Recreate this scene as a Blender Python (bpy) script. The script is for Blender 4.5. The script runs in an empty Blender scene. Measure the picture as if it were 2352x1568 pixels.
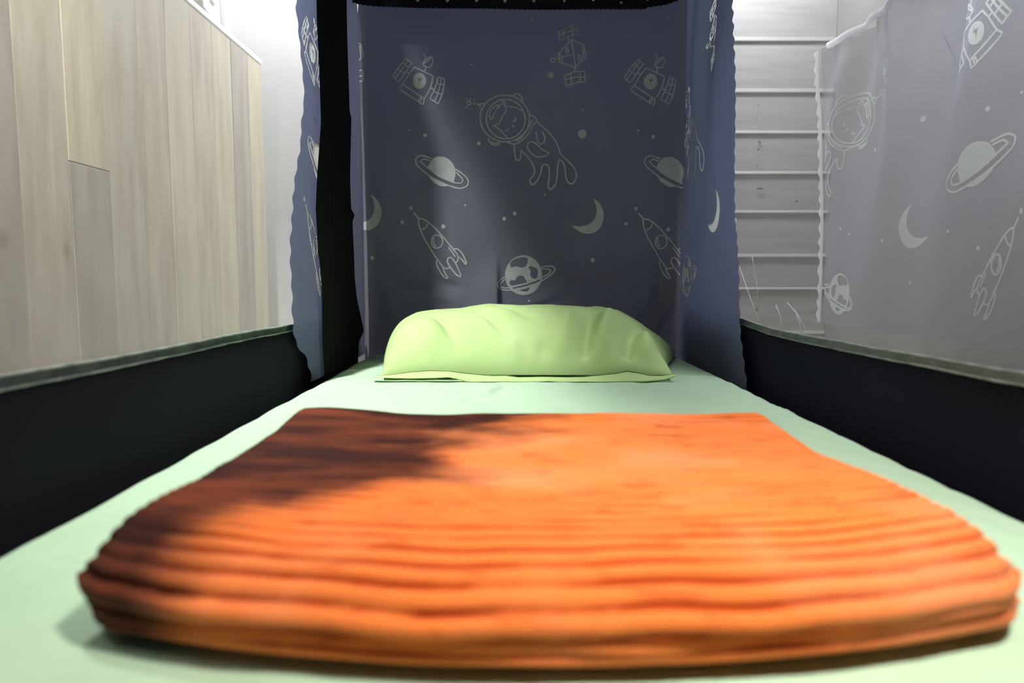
import bpy, bmesh, math, random
from mathutils import Vector, geometry, noise
random.seed(7)
scene = bpy.context.scene
COL = scene.collection

# ------------------------------------------------------------------ camera
F = 1568.0                    # focal length in pixels of the 2352 px wide frame (24 mm lens)
TH = math.atan(144.0 / F)     # camera looks slightly down
H = 0.213                     # lens height above the mattress top (z = 0)
cam_d = bpy.data.cameras.new('camera')
cam = bpy.data.objects.new('camera', cam_d); COL.objects.link(cam)
cam.location = (0, 0, H)
cam.rotation_euler = (math.pi / 2 - TH, 0, 0)
cam_d.sensor_width = 36.0
cam_d.lens = 36.0 * F / 2352.0
cam_d.clip_start = 0.02
cam_d.dof.use_dof = True
cam_d.dof.focus_distance = 1.62
cam_d.dof.aperture_fstop = 3.6
scene.camera = cam

# ------------------------------------------------------------------ view, world, lights
vs = scene.view_settings
vs.view_transform = 'Standard'; vs.look = 'None'; vs.gamma = 1.0; vs.use_curve_mapping = False
vs.exposure = 0.0
w = bpy.data.worlds.new('world'); scene.world = w; w.use_nodes = True
w.node_tree.nodes['Background'].inputs[0].default_value = (0.93, 0.97, 1.0, 1)
w.node_tree.nodes['Background'].inputs[1].default_value = 1.3

def area(name, loc, target, size, energy, color=(1, 1, 1), size_y=None, spread=180):
    d = bpy.data.lights.new(name, 'AREA'); d.energy = energy; d.color = color
    d.shape = 'RECTANGLE'; d.size = size; d.size_y = size_y or size
    d.spread = math.radians(spread)
    o = bpy.data.objects.new(name, d); COL.objects.link(o)
    o.location = loc
    o.rotation_euler = (Vector(target) - Vector(loc)).to_track_quat('-Z', 'Y').to_euler()
    return o
# long lamp behind the bed, close to the back wall
area('back_wall_lamp', (0.0, 2.47, 1.62), (0.0, 2.49, 0), 2.0, 40, (0.95, 0.97, 1.0), 0.10)
# lamp over the gap on the left of the bed: shines in under the added roof
area('left_lamp', (-0.63, 0.92, 1.60), (-0.38, 1.40, 0), 0.05, 16.5, (0.97, 1.0, 0.97), 0.06, 84)
# lamp over the open foot end of the bed, to the right
area('foot_lamp', (0.40, 0.13, 1.16), (0.14, 0.44, 0.0), 0.14, 3.5, (1.0, 0.95, 0.88), 0.14, 66)
# added unseen light behind the sheer curtain, brightens its upper part
area('right_fill', (1.08, 1.42, 1.16), (1.16, 1.44, 0), 0.05, 9, (0.92, 0.94, 1.0), 1.1, 100)
# weak added fill that brightens the planks and the left netting
area('room_fill', (-0.70, 0.0, 1.80), (-0.86, 1.0, 0.3), 0.4, 6, (1.0, 0.98, 0.95), 0.8, 120)

# ------------------------------------------------------------------ pixel <-> world (for measuring only)
CT, ST = math.cos(TH), math.sin(TH)
def ray(px, py):
    a, b = px - 1176.0, 784.0 - py
    return (a, F * CT + b * ST, -F * ST + b * CT)
def on_y(px, py, Y):
    r = ray(px, py); t = Y / r[1]; return (r[0] * t, H + r[2] * t)          # x, z
def on_x(px, py, X):
    r = ray(px, py); t = X / r[0]; return (r[1] * t, H + r[2] * t)          # y, z
def on_z(px, py, Z):
    r = ray(px, py); t = (Z - H) / r[2]; return (r[0] * t, r[1] * t)        # x, y
def proj(x, y, z):
    z -= H
    d = y * CT - z * ST; v = y * ST + z * CT
    return 1176 + F * x / d, 784 - F * v / d
def interp(pts, v):
    if v <= pts[0][0]: return pts[0][1]
    for (a, fa), (b, fb) in zip(pts, pts[1:]):
        if v <= b: return fa + (fb - fa) * (v - a) / max(b - a, 1e-9)
    return pts[-1][1]
def smooth(e0, e1, x):
    t = min(1, max(0, (x - e0) / (e1 - e0))); return t * t * (3 - 2 * t)
def nz(x, y, z=0.0): return noise.noise(Vector((x, y, z)))

# ------------------------------------------------------------------ materials
def new_mat(name):
    m = bpy.data.materials.new(name); m.use_nodes = True
    nt = m.node_tree; nt.nodes.clear()
    return m, nt, nt.nodes.new, nt.links.new
def obj_coords(N, L, scale=(1, 1, 1)):
    tc = N('ShaderNodeTexCoord'); mp = N('ShaderNodeMapping'); mp.inputs['Scale'].default_value = scale
    L(tc.outputs['Object'], mp.inputs['Vector']); return mp.outputs['Vector']
def noise_ramp(N, L, vec, scale, c0, c1, detail=4, p0=0.35, p1=0.65, rough=0.55):
    n = N('ShaderNodeTexNoise'); n.inputs['Scale'].default_value = scale; n.inputs['Detail'].default_value = detail
    n.inputs['Roughness'].default_value = rough
    L(vec, n.inputs['Vector'])
    r = N('ShaderNodeValToRGB'); r.color_ramp.elements[0].position = p0; r.color_ramp.elements[1].position = p1
    r.color_ramp.elements[0].color = (*c0, 1); r.color_ramp.elements[1].color = (*c1, 1)
    L(n.outputs['Fac'], r.inputs['Fac']); return r.outputs['Color'], n.outputs['Fac']

def cloth_mat(name, c0, c1, translucency=0.0, rough=0.9, scale=6.0, weave=900.0, bump=0.25, tcol=None, sheen=0.0):
    m, nt, N, L = new_mat(name)
    vec = obj_coords(N, L)
    col, fac = noise_ramp(N, L, vec, scale, c0, c1)
    wv = N('ShaderNodeTexNoise'); wv.inputs['Scale'].default_value = weave; wv.inputs['Detail'].default_value = 1
    L(vec, wv.inputs['Vector'])
    bp = N('ShaderNodeBump'); bp.inputs['Strength'].default_value = bump; bp.inputs['Distance'].default_value = 0.0006
    L(wv.outputs['Fac'], bp.inputs['Height'])
    p = N('ShaderNodeBsdfPrincipled'); p.inputs['Roughness'].default_value = rough
    p.inputs['Specular IOR Level'].default_value = 0.15
    p.inputs['Sheen Weight'].default_value = sheen
    L(col, p.inputs['Base Color']); L(bp.outputs['Normal'], p.inputs['Normal'])
    out = N('ShaderNodeOutputMaterial')
    if translucency > 0:
        t = N('ShaderNodeBsdfTranslucent')
        if tcol: t.inputs['Color'].default_value = (*tcol, 1)
        else: L(col, t.inputs['Color'])
        mx = N('ShaderNodeMixShader'); mx.inputs[0].default_value = translucency
        L(p.outputs[0], mx.inputs[1]); L(t.outputs[0], mx.inputs[2]); L(mx.outputs[0], out.inputs[0])
    else:
        L(p.outputs[0], out.inputs[0])
    return m
def net_mat(name, opacity, color=(0.9, 0.9, 0.92), transl=0.5, tint=(1, 1, 1)):
    m, nt, N, L = new_mat(name)
    vec = obj_coords(N, L)
    n = N('ShaderNodeTexNoise'); n.inputs['Scale'].default_value = 4; n.inputs['Detail'].default_value = 3; L(vec, n.inputs['Vector'])
    mr = N('ShaderNodeMapRange'); mr.inputs['To Min'].default_value = opacity * 0.9; mr.inputs['To Max'].default_value = opacity * 1.1
    L(n.outputs['Fac'], mr.inputs['Value'])
    d = N('ShaderNodeBsdfDiffuse'); d.inputs['Color'].default_value = (*color, 1)
    t = N('ShaderNodeBsdfTranslucent'); t.inputs['Color'].default_value = (*color, 1)
    tr = N('ShaderNodeBsdfTransparent'); tr.inputs['Color'].default_value = (*tint, 1)
    a = N('ShaderNodeMixShader'); a.inputs[0].default_value = transl
    L(d.outputs[0], a.inputs[1]); L(t.outputs[0], a.inputs[2])
    b = N('ShaderNodeMixShader'); L(mr.outputs[0], b.inputs[0]); L(tr.outputs[0], b.inputs[1]); L(a.outputs[0], b.inputs[2])
    o = N('ShaderNodeOutputMaterial'); L(b.outputs[0], o.inputs[0]); return m
def plain_mat(name, c0, c1=None, rough=0.6, scale=5.0, vecscale=(1, 1, 1), bump=0.0, spec=0.3, metallic=0.0):
    m, nt, N, L = new_mat(name)
    vec = obj_coords(N, L, vecscale)
    col, fac = noise_ramp(N, L, vec, scale, c0, c1 or c0)
    p = N('ShaderNodeBsdfPrincipled'); p.inputs['Roughness'].default_value = rough
    p.inputs['Specular IOR Level'].default_value = spec; p.inputs['Metallic'].default_value = metallic
    L(col, p.inputs['Base Color'])
    if bump:
        bp = N('ShaderNodeBump'); bp.inputs['Strength'].default_value = bump; bp.inputs['Distance'].default_value = 0.001
        L(fac, bp.inputs['Height']); L(bp.outputs['Normal'], p.inputs['Normal'])
    o = N('ShaderNodeOutputMaterial'); L(p.outputs[0], o.inputs[0]); return m

M = {}
M['sheet'] = cloth_mat('mint_cotton', (0.40, 0.555, 0.385), (0.43, 0.585, 0.415), scale=5, weave=1200)
M['pillow'] = cloth_mat('green_cotton', (0.42, 0.57, 0.235), (0.46, 0.61, 0.27), scale=8, weave=1200)
M['seam'] = cloth_mat('seam_thread', (0.08, 0.14, 0.03), (0.10, 0.17, 0.04))
M['navy'] = cloth_mat('navy_printed_cotton', (0.125, 0.129, 0.158), (0.148, 0.152, 0.182), 0.10, tcol=(0.07, 0.08, 0.15), scale=4, weave=700)
M['navy_side'] = cloth_mat('navy_side_cotton', (0.13, 0.145, 0.20), (0.15, 0.165, 0.225), 0.48, tcol=(0.20, 0.23, 0.38), scale=4, weave=700)
M['print'] = cloth_mat('pale_print_ink', (0.52, 0.54, 0.56), (0.62, 0.64, 0.65), 0.25, tcol=(0.35, 0.4, 0.4), scale=60)
M['print_bright'] = cloth_mat('white_print_ink', (0.50, 0.56, 0.52), (0.60, 0.66, 0.60), 0.5, tcol=(0.95, 0.97, 0.95), scale=60)
M['band'] = cloth_mat('dark_navy_band', (0.0085, 0.0085, 0.013), (0.011, 0.011, 0.017), scale=3, weave=600)
M['band_right'] = cloth_mat('dark_blue_band', (0.010, 0.010, 0.020), (0.013, 0.013, 0.025), scale=3, weave=600)
M['black'] = cloth_mat('painted_shade_cloth', (0.0055, 0.0052, 0.007), (0.007, 0.0065, 0.009), scale=3, weave=600)  # black colour stands for the shade on the left curtain
M['thread'] = cloth_mat('dark_grey_thread', (0.035, 0.035, 0.036), (0.045, 0.045, 0.047))
M['valance'] = cloth_mat('dark_valance_cloth', (0.008, 0.007, 0.014), (0.010, 0.009, 0.017), scale=5)
M['net'] = net_mat('white_netting', 0.31)
M['net_right'] = net_mat('fine_white_netting', 0.11)
M['sheer'] = net_mat('sheer_printed_voile', 0.48, (0.43, 0.44, 0.52), 0.45)
M['sheer_print'] = net_mat('sheer_print_ink', 0.66, (0.80, 0.85, 0.80), 0.4)
M['hem'] = cloth_mat('white_hem', (0.85, 0.85, 0.88), (0.9, 0.9, 0.92), 0.6, tcol=(.9, .9, .92))
M['binding'] = cloth_mat('grey_binding', (0.06, 0.065, 0.07), (0.11, 0.12, 0.12), 0.15, scale=30)
M['binding_right'] = cloth_mat('pale_grey_binding', (0.16, 0.17, 0.18), (0.24, 0.25, 0.26), 0.15, scale=30)
M['binding_edge'] = cloth_mat('pale_binding_edge', (0.22, 0.25, 0.24), (0.40, 0.44, 0.42), 0.15, scale=40)
M['wall'] = plain_mat('white_wall_paint', (0.80, 0.80, 0.80), (0.83, 0.83, 0.82), 0.8, 3)
M['ceil'] = plain_mat('ceiling_paint', (0.82, 0.82, 0.82), (0.85, 0.85, 0.85), 0.9, 3)
M['floor'] = plain_mat('floor_laminate', (0.30, 0.24, 0.17), (0.42, 0.34, 0.25), 0.5, 4, (1, 8, 1))
M['frame'] = plain_mat('dark_metal_frame', (0.03, 0.03, 0.035), (0.04, 0.04, 0.045), 0.45, 10, metallic=0.3)
M['white_wood'] = plain_mat('white_window_wood', (0.82, 0.82, 0.82), (0.86, 0.86, 0.86), 0.5, 6)
M['roof'] = cloth_mat('light_blocking_cloth', (0.03, 0.03, 0.06), (0.04, 0.04, 0.08))  # cloth of the unseen roof added to block light
M['bed'] = plain_mat('bed_frame_wood', (0.30, 0.20, 0.12), (0.42, 0.30, 0.18), 0.5, 5, (10, 1, 1))

# pale plank wood with long grain, tone per plank
def plank_mat(name, base, grain, seed):
    m, nt, N, L = new_mat(name)
    tc = N('ShaderNodeTexCoord')
    mp = N('ShaderNodeMapping'); mp.inputs['Scale'].default_value = (1.0, 5.0, 0.8); mp.inputs['Location'].default_value = (seed * 3.1, seed * 1.7, seed * 5.3)
    L(tc.outputs['Object'], mp.inputs['Vector'])
    col, fac = noise_ramp(N, L, mp.outputs['Vector'], 4.5, grain, base, 6, 0.30, 0.62, 0.6)
    mp2 = N('ShaderNodeMapping'); mp2.inputs['Scale'].default_value = (1.0, 60.0, 2.0); L(tc.outputs['Object'], mp2.inputs['Vector'])
    c2, f2 = noise_ramp(N, L, mp2.outputs['Vector'], 2.0, (0.90, 0.89, 0.88), (1, 1, 1), 3)
    kn = N('ShaderNodeTexVoronoi'); kn.inputs['Scale'].default_value = 3.2
    mp3 = N('ShaderNodeMapping'); mp3.inputs['Scale'].default_value = (1.0, 1.6, 0.9); mp3.inputs['Location'].default_value = (seed, seed * 2.3, seed * 0.7)
    L(tc.outputs['Object'], mp3.inputs['Vector']); L(mp3.outputs['Vector'], kn.inputs['Vector'])
    kr = N('ShaderNodeValToRGB'); kr.color_ramp.elements[0].position = 0.02; kr.color_ramp.elements[1].position = 0.075
    kr.color_ramp.elements[0].color = (0.62, 0.45, 0.30, 1); kr.color_ramp.elements[1].color = (1, 1, 1, 1)
    L(kn.outputs['Distance'], kr.inputs['Fac'])
    mx = N('ShaderNodeMix'); mx.data_type = 'RGBA'; mx.blend_type = 'MULTIPLY'; mx.inputs[0].default_value = 1
    L(col, mx.inputs[6]); L(c2, mx.inputs[7])
    mx2 = N('ShaderNodeMix'); mx2.data_type = 'RGBA'; mx2.blend_type = 'MULTIPLY'; mx2.inputs[0].default_value = 0.8
    L(mx.outputs[2], mx2.inputs[6]); L(kr.outputs['Color'], mx2.inputs[7])
    p = N('ShaderNodeBsdfPrincipled'); p.inputs['Roughness'].default_value = 0.55; p.inputs['Specular IOR Level'].default_value = 0.25
    L(mx2.outputs[2], p.inputs['Base Color'])
    o = N('ShaderNodeOutputMaterial'); L(p.outputs[0], o.inputs[0]); return m
PL = [plank_mat('pale_plank_%d' % i, b, g, i + 1) for i, (b, g) in enumerate([
    ((0.48, 0.42, 0.32), (0.33, 0.27, 0.19)), ((0.52, 0.47, 0.34), (0.40, 0.33, 0.22)),
    ((0.37, 0.33, 0.28), (0.26, 0.21, 0.17)), ((0.46, 0.42, 0.33), (0.34, 0.28, 0.20))])]
# painted pine siding
def siding_mat():
    m, nt, N, L = new_mat('painted_pine_siding')
    tc = N('ShaderNodeTexCoord'); mp = N('ShaderNodeMapping'); mp.inputs['Scale'].default_value = (1.2, 1, 14)
    L(tc.outputs['Object'], mp.inputs['Vector'])
    col, fac = noise_ramp(N, L, mp.outputs['Vector'], 3.0, (0.52, 0.515, 0.51), (0.60, 0.595, 0.59), 5)
    p = N('ShaderNodeBsdfPrincipled'); p.inputs['Roughness'].default_value = 0.6; p.inputs['Specular IOR Level'].default_value = 0.25
    L(col, p.inputs['Base Color'])
    bp = N('ShaderNodeBump'); bp.inputs['Strength'].default_value = 0.15; bp.inputs['Distance'].default_value = 0.001
    L(fac, bp.inputs['Height']); L(bp.outputs['Normal'], p.inputs['Normal'])
    o = N('ShaderNodeOutputMaterial'); L(p.outputs[0], o.inputs[0]); return m
M['siding'] = siding_mat()
M['knot'] = plain_mat('pine_knot', (0.16, 0.13, 0.12), (0.24, 0.20, 0.18), 0.7, 80)

# plush corduroy: the pile leans to one side (a brushed patch), so its shading normal leans with it
def plush_mat():
    m, nt, N, L = new_mat('orange_plush_corduroy')
    tc = N('ShaderNodeTexCoord'); sep = N('ShaderNodeSeparateXYZ'); L(tc.outputs['Object'], sep.inputs[0])
    def math_(op, a, b=None, c=None):
        n = N('ShaderNodeMath'); n.operation = op
        for i, v in enumerate((a, b, c)):
            if v is None: continue
            if isinstance(v, (int, float)): n.inputs[i].default_value = v
            else: L(v, n.inputs[i])
        return n.outputs[0]
    n1 = N('ShaderNodeTexNoise'); n1.inputs['Scale'].default_value = 9; n1.inputs['Detail'].default_value = 5
    mp = N('ShaderNodeMapping'); mp.inputs['Scale'].default_value = (0.8, 1.3, 1); L(tc.outputs['Object'], mp.inputs['Vector']); L(mp.outputs['Vector'], n1.inputs['Vector'])
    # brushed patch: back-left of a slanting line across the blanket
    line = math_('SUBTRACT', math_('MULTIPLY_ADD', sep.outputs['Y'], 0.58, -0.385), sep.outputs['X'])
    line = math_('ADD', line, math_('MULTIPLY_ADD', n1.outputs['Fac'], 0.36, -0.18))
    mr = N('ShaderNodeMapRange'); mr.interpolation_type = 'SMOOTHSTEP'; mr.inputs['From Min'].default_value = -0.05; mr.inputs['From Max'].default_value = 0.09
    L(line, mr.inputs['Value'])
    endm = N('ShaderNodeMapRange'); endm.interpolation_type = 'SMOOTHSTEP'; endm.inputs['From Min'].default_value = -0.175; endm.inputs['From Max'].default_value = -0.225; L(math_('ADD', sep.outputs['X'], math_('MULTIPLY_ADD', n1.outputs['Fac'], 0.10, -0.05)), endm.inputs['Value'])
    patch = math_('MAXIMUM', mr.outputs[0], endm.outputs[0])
    # short brushed streaks between the ribs
    n2 = N('ShaderNodeTexNoise'); n2.inputs['Scale'].default_value = 1.0; n2.inputs['Detail'].default_value = 3
    mp2 = N('ShaderNodeMapping'); mp2.inputs['Scale'].default_value = (26, 75, 75); L(tc.outputs['Object'], mp2.inputs['Vector']); L(mp2.outputs['Vector'], n2.inputs['Vector'])
    mr2 = N('ShaderNodeMapRange'); mr2.interpolation_type = 'SMOOTHSTEP'; mr2.inputs['From Min'].default_value = 0.52; mr2.inputs['From Max'].default_value = 0.72
    L(n2.outputs['Fac'], mr2.inputs['Value'])
    streak = mr2.outputs[0]
    lean = math_('MINIMUM', math_('ADD', patch, math_('MULTIPLY', streak, 0.35)), 1.0)
    geo = N('ShaderNodeNewGeometry')
    vm = N('ShaderNodeVectorMath'); vm.operation = 'SCALE'; vm.inputs[0].default_value = (-0.15, 0.7, 0.0); L(lean, vm.inputs['Scale'])
    va = N('ShaderNodeVectorMath'); va.operation = 'ADD'; L(geo.outputs['Normal'], va.inputs[0]); L(vm.outputs[0], va.inputs[1])
    vn = N('ShaderNodeVectorMath'); vn.operation = 'NORMALIZE'; L(va.outputs[0], vn.inputs[0])
    r = N('ShaderNodeValToRGB'); r.color_ramp.elements[0].color = (0.72, 0.172, 0.036, 1); r.color_ramp.elements[1].color = (0.40, 0.052, 0.005, 1)
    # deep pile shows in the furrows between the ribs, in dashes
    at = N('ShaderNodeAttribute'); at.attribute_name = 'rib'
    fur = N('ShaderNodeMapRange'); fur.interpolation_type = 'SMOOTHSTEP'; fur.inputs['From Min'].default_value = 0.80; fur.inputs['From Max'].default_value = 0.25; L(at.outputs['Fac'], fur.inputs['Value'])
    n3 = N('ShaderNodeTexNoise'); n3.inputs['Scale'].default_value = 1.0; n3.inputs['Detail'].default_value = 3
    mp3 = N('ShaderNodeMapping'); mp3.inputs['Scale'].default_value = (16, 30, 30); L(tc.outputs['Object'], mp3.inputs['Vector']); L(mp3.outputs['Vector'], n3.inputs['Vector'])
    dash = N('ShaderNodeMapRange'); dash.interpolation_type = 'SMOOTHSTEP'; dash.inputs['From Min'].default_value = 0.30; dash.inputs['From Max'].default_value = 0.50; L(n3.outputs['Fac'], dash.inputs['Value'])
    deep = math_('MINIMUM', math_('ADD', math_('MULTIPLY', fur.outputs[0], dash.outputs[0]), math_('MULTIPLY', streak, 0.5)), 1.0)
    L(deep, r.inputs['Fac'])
    # broad brushed-up areas where the paler pile tips show
    n4 = N('ShaderNodeTexNoise'); n4.inputs['Scale'].default_value = 7; n4.inputs['Detail'].default_value = 4; L(mp.outputs['Vector'], n4.inputs['Vector'])
    tip = N('ShaderNodeMapRange'); tip.interpolation_type = 'SMOOTHSTEP'; tip.inputs['From Min'].default_value = 0.48; tip.inputs['From Max'].default_value = 0.68; tip.inputs['To Max'].default_value = 0.55; L(n4.outputs['Fac'], tip.inputs['Value'])
    mxt = N('ShaderNodeMix'); mxt.data_type = 'RGBA'; mxt.inputs[7].default_value = (0.82, 0.26, 0.11, 1); L(tip.outputs[0], mxt.inputs[0]); L(r.outputs['Color'], mxt.inputs[6])
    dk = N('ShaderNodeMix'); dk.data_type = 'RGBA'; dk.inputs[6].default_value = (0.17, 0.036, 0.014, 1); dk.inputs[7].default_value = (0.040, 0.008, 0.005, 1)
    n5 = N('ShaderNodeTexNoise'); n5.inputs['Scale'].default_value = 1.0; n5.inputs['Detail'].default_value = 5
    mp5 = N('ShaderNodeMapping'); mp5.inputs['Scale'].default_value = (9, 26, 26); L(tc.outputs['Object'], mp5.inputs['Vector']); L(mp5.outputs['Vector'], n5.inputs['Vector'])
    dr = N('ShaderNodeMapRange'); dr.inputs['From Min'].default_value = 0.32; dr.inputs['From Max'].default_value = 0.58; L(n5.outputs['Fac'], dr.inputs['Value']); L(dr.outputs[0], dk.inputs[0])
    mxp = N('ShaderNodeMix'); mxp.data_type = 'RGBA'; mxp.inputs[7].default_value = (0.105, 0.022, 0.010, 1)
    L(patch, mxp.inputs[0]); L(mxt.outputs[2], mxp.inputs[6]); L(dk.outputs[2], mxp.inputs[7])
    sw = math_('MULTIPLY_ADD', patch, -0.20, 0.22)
    p = N('ShaderNodeBsdfPrincipled'); p.inputs['Roughness'].default_value = 0.75; p.inputs['Specular IOR Level'].default_value = 0.1
    L(sw, p.inputs['Sheen Weight']); p.inputs['Sheen Roughness'].default_value = 0.45; p.inputs['Sheen Tint'].default_value = (1, 0.75, 0.55, 1)
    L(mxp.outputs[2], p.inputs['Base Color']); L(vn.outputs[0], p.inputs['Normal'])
    o = N('ShaderNodeOutputMaterial'); L(p.outputs[0], o.inputs[0]); return m
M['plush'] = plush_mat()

# ------------------------------------------------------------------ object helpers
def link(name, verts, faces, mat, parent=None, smooth_=True, loc=None):
    me = bpy.data.meshes.new(name)
    if loc is not None:
        verts = [(v[0] - loc[0], v[1] - loc[1], v[2] - loc[2]) for v in verts]
    me.from_pydata([tuple(v) for v in verts], [], faces)
    me.update()
    if smooth_: me.polygons.foreach_set('use_smooth', [True] * len(me.polygons))
    me.materials.append(mat)
    o = bpy.data.objects.new(name, me); COL.objects.link(o)
    if parent: o.parent = parent
    elif loc is not None: o.location = loc
    return o
def tag(o, label, cat, group=None):
    o['label'] = label; o['category'] = cat
    if group: o['group'] = group
    return o
def thing(name, label, cat, group=None):
    # parts are meshed in world coordinates, so the root sits at the origin of the bed
    o = bpy.data.objects.new(name, None); COL.objects.link(o)
    o.empty_display_size = 0.1
    return tag(o, label, cat, group)
def structure(name, verts, faces, mat, parent=None):
    o = link(name, verts, faces, mat, parent, False)
    if parent is None: o['kind'] = 'structure'
    return o
BOXF = [(0, 3, 2, 1), (4, 5, 6, 7), (0, 1, 5, 4), (1, 2, 6, 5), (2, 3, 7, 6), (3, 0, 4, 7)]
def box_v(x0, x1, y0, y1, z0, z1):
    return [(x0, y0, z0), (x1, y0, z0), (x1, y1, z0), (x0, y1, z0), (x0, y0, z1), (x1, y0, z1), (x1, y1, z1), (x0, y1, z1)]
def bev_box(name, b, mat, parent=None, bev=0.003, seg=2):
    bm = bmesh.new()
    vs_ = [bm.verts.new(v) for v in box_v(*b)]
    for f in BOXF: bm.faces.new([vs_[i] for i in f])
    bmesh.ops.bevel(bm, geom=bm.edges[:], offset=bev, segments=seg, affect='EDGES', profile=0.5)
    me = bpy.data.meshes.new(name); bm.to_mesh(me); bm.free()
    me.materials.append(mat)
    o = bpy.data.objects.new(name, me); COL.objects.link(o)
    if parent: o.parent = parent
    return o
def grid_faces(nu, nv, closed=False):
    f = []
    for j in range(nv - 1):
        for i in range(nu - 1 if not closed else nu):
            k = (i + 1) % nu
            f.append((j * nu + i, j * nu + k, (j + 1) * nu + k, (j + 1) * nu + i))
    return f
def tube(name, pts, r, mat, parent=None, seg=8, rf=None):
    vs_, n = [], len(pts)
    for i, p in enumerate(pts):
        p = Vector(p); a = Vector(pts[max(0, i - 1)]); b = Vector(pts[min(n - 1, i + 1)])
        t = (b - a).normalized()
        up = Vector((0, 0, 1)) if abs(t.z) < 0.9 else Vector((0, 1, 0))
        s = t.cross(up).normalized(); q = s.cross(t)
        rr = rf(i / (n - 1)) if rf else r
        for k in range(seg):
            an = 2 * math.pi * k / seg
            vs_.append(p + s * math.cos(an) * rr + q * math.sin(an) * rr)
    f = grid_faces(seg, n, True)
    f.append(tuple(range(seg))[::-1]); f.append(tuple((n - 1) * seg + k for k in range(seg)))
    return link(name, vs_, f, mat, parent)

# ------------------------------------------------------------------ room shell
FZ, CZ = -0.58, 1.95
XL, XR, YF, YB = -2.3, 1.20, -2.2, 2.62
structure('floor', box_v(XL - .1, XR + .1, YF - .1, YB + .1, FZ - .1, FZ), BOXF, M['floor'])
structure('ceiling', box_v(XL - .1, XR + .1, YF - .1, YB + .1, CZ, CZ + .1), BOXF, M['ceil'])
structure('wall_left', box_v(XL - .1, XL, YF - .1, YB + .1, FZ, CZ), BOXF, M['wall'])
structure('wall_right', box_v(XR, XR + .1, YF - .1, YB + .1, FZ, CZ), BOXF, plain_mat('grey_wall_paint', (0.20, 0.20, 0.19), (0.23, 0.23, 0.22), 0.8, 3))
structure('wall_front', box_v(XL, XR, YF - .1, YF, FZ, CZ), BOXF, M['wall'])
# back wall with a window opening on its left
WX0, WX1, WZ0, WZ1 = -2.02, -1.052, 0.55, 1.72
v, f = [], []
for b in ((XL, WX0, YB, YB + .1, FZ, CZ), (WX1, XR, YB, YB + .1, FZ, CZ), (WX0, WX1, YB, YB + .1, FZ, WZ0), (WX0, WX1, YB, YB + .1, WZ1, CZ)):
    k = len(v); v += box_v(*b); f += [tuple(i + k for i in q) for q in BOXF]
wall_back = structure('wall_back', v, f, M['wall'])
win = bpy.data.objects.new('window_1', None); COL.objects.link(win); win['kind'] = 'structure'
fw = 0.022
for b in ((WX0, WX0 + fw, YB - .012, YB + .07, WZ0, WZ1), (WX1 - fw, WX1, YB - .012, YB + .07, WZ0, WZ1),
          (WX0 + fw, WX1 - fw, YB - .012, YB + .07, WZ1 - fw, WZ1), (WX0 + fw, WX1 - fw, YB - .012, YB + .07, WZ0, WZ0 + fw),
          ((WX0 + WX1) / 2 - .02, (WX0 + WX1) / 2 + .02, YB - .008, YB + .06, WZ0 + fw, WZ1 - fw)):
    bev_box('window_frame', b, M['white_wood'], win, 0.004)
bev_box('window_sill', (WX0 - .04, WX1 + .04, YB - .10, YB - .001, WZ0 - .03, WZ0), M['white_wood'], win, 0.006)
m, nt, N, L = new_mat('window_glass')
g = N('ShaderNodeBsdfGlass'); g.inputs['IOR'].default_value = 1.02; g.inputs['Roughness'].default_value = 0.0
tr = N('ShaderNodeBsdfTransparent'); mx = N('ShaderNodeMixShader'); mx.inputs[0].default_value = 0.15
L(tr.outputs[0], mx.inputs[1]); L(g.outputs[0], mx.inputs[2]); o_ = N('ShaderNodeOutputMaterial'); L(mx.outputs[0], o_.inputs[0])
M['glass'] = m
for xa, xb in ((WX0 + fw, (WX0 + WX1) / 2 - .02), ((WX0 + WX1) / 2 + .02, WX1 - fw)):
    structure('window_pane', box_v(xa, xb, YB + .03, YB + .034, WZ0 + fw, WZ1 - fw), BOXF, M['glass'], win)

# overlapping siding boards on the right half of the back wall
def siding(x0, x1, zs):
    for zb, zt in zip(zs, zs[1:]):
        h = zt - zb
        lip, thin = 0.0075, 0.003
        y = YB - 0.0005
        vs_ = []
        nx = 14
        prof = [(0, 0), (-lip + .0035, 0.0), (-lip, 0.003), (-lip, 0.006), (-thin - .0022, h * .10), (-thin - .0012, h * .88), (-thin, h + .004), (0, h + .004)]
        for i in range(nx):
            x = x0 + (x1 - x0) * i / (nx - 1)
            wob = 0.0004 * nz(x * 3, zb * 9)
            for (dy, dz) in prof: vs_.append((x, y + dy, zb + dz + wob))
        n = len(prof)
        f_ = grid_faces(n, nx, True) + [tuple(range(n))[::-1], tuple((nx - 1) * n + k for k in range(n))]
        b = link('siding_board', vs_, f_, M['siding'], wall_back, False)
# board joints read off the photograph at the wall plane
zj = [on_y(1790, y_, YB - .026)[1] for y_ in (770, 667, 592, 490, 400, 306, 211, 92, -30)]
zl = [zj[0] - 0.15 * k for k in range(5, 0, -1)]
SID_X0, SID_X1 = 0.55, XR - 0.001
ZJ = zl + zj + [zj[-1] + .16 * k for k in range(1, 4)]
ZJ = [z for z in ZJ if z < CZ - .01] + [CZ - .004]
siding(SID_X0, SID_X1, ZJ)
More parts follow.
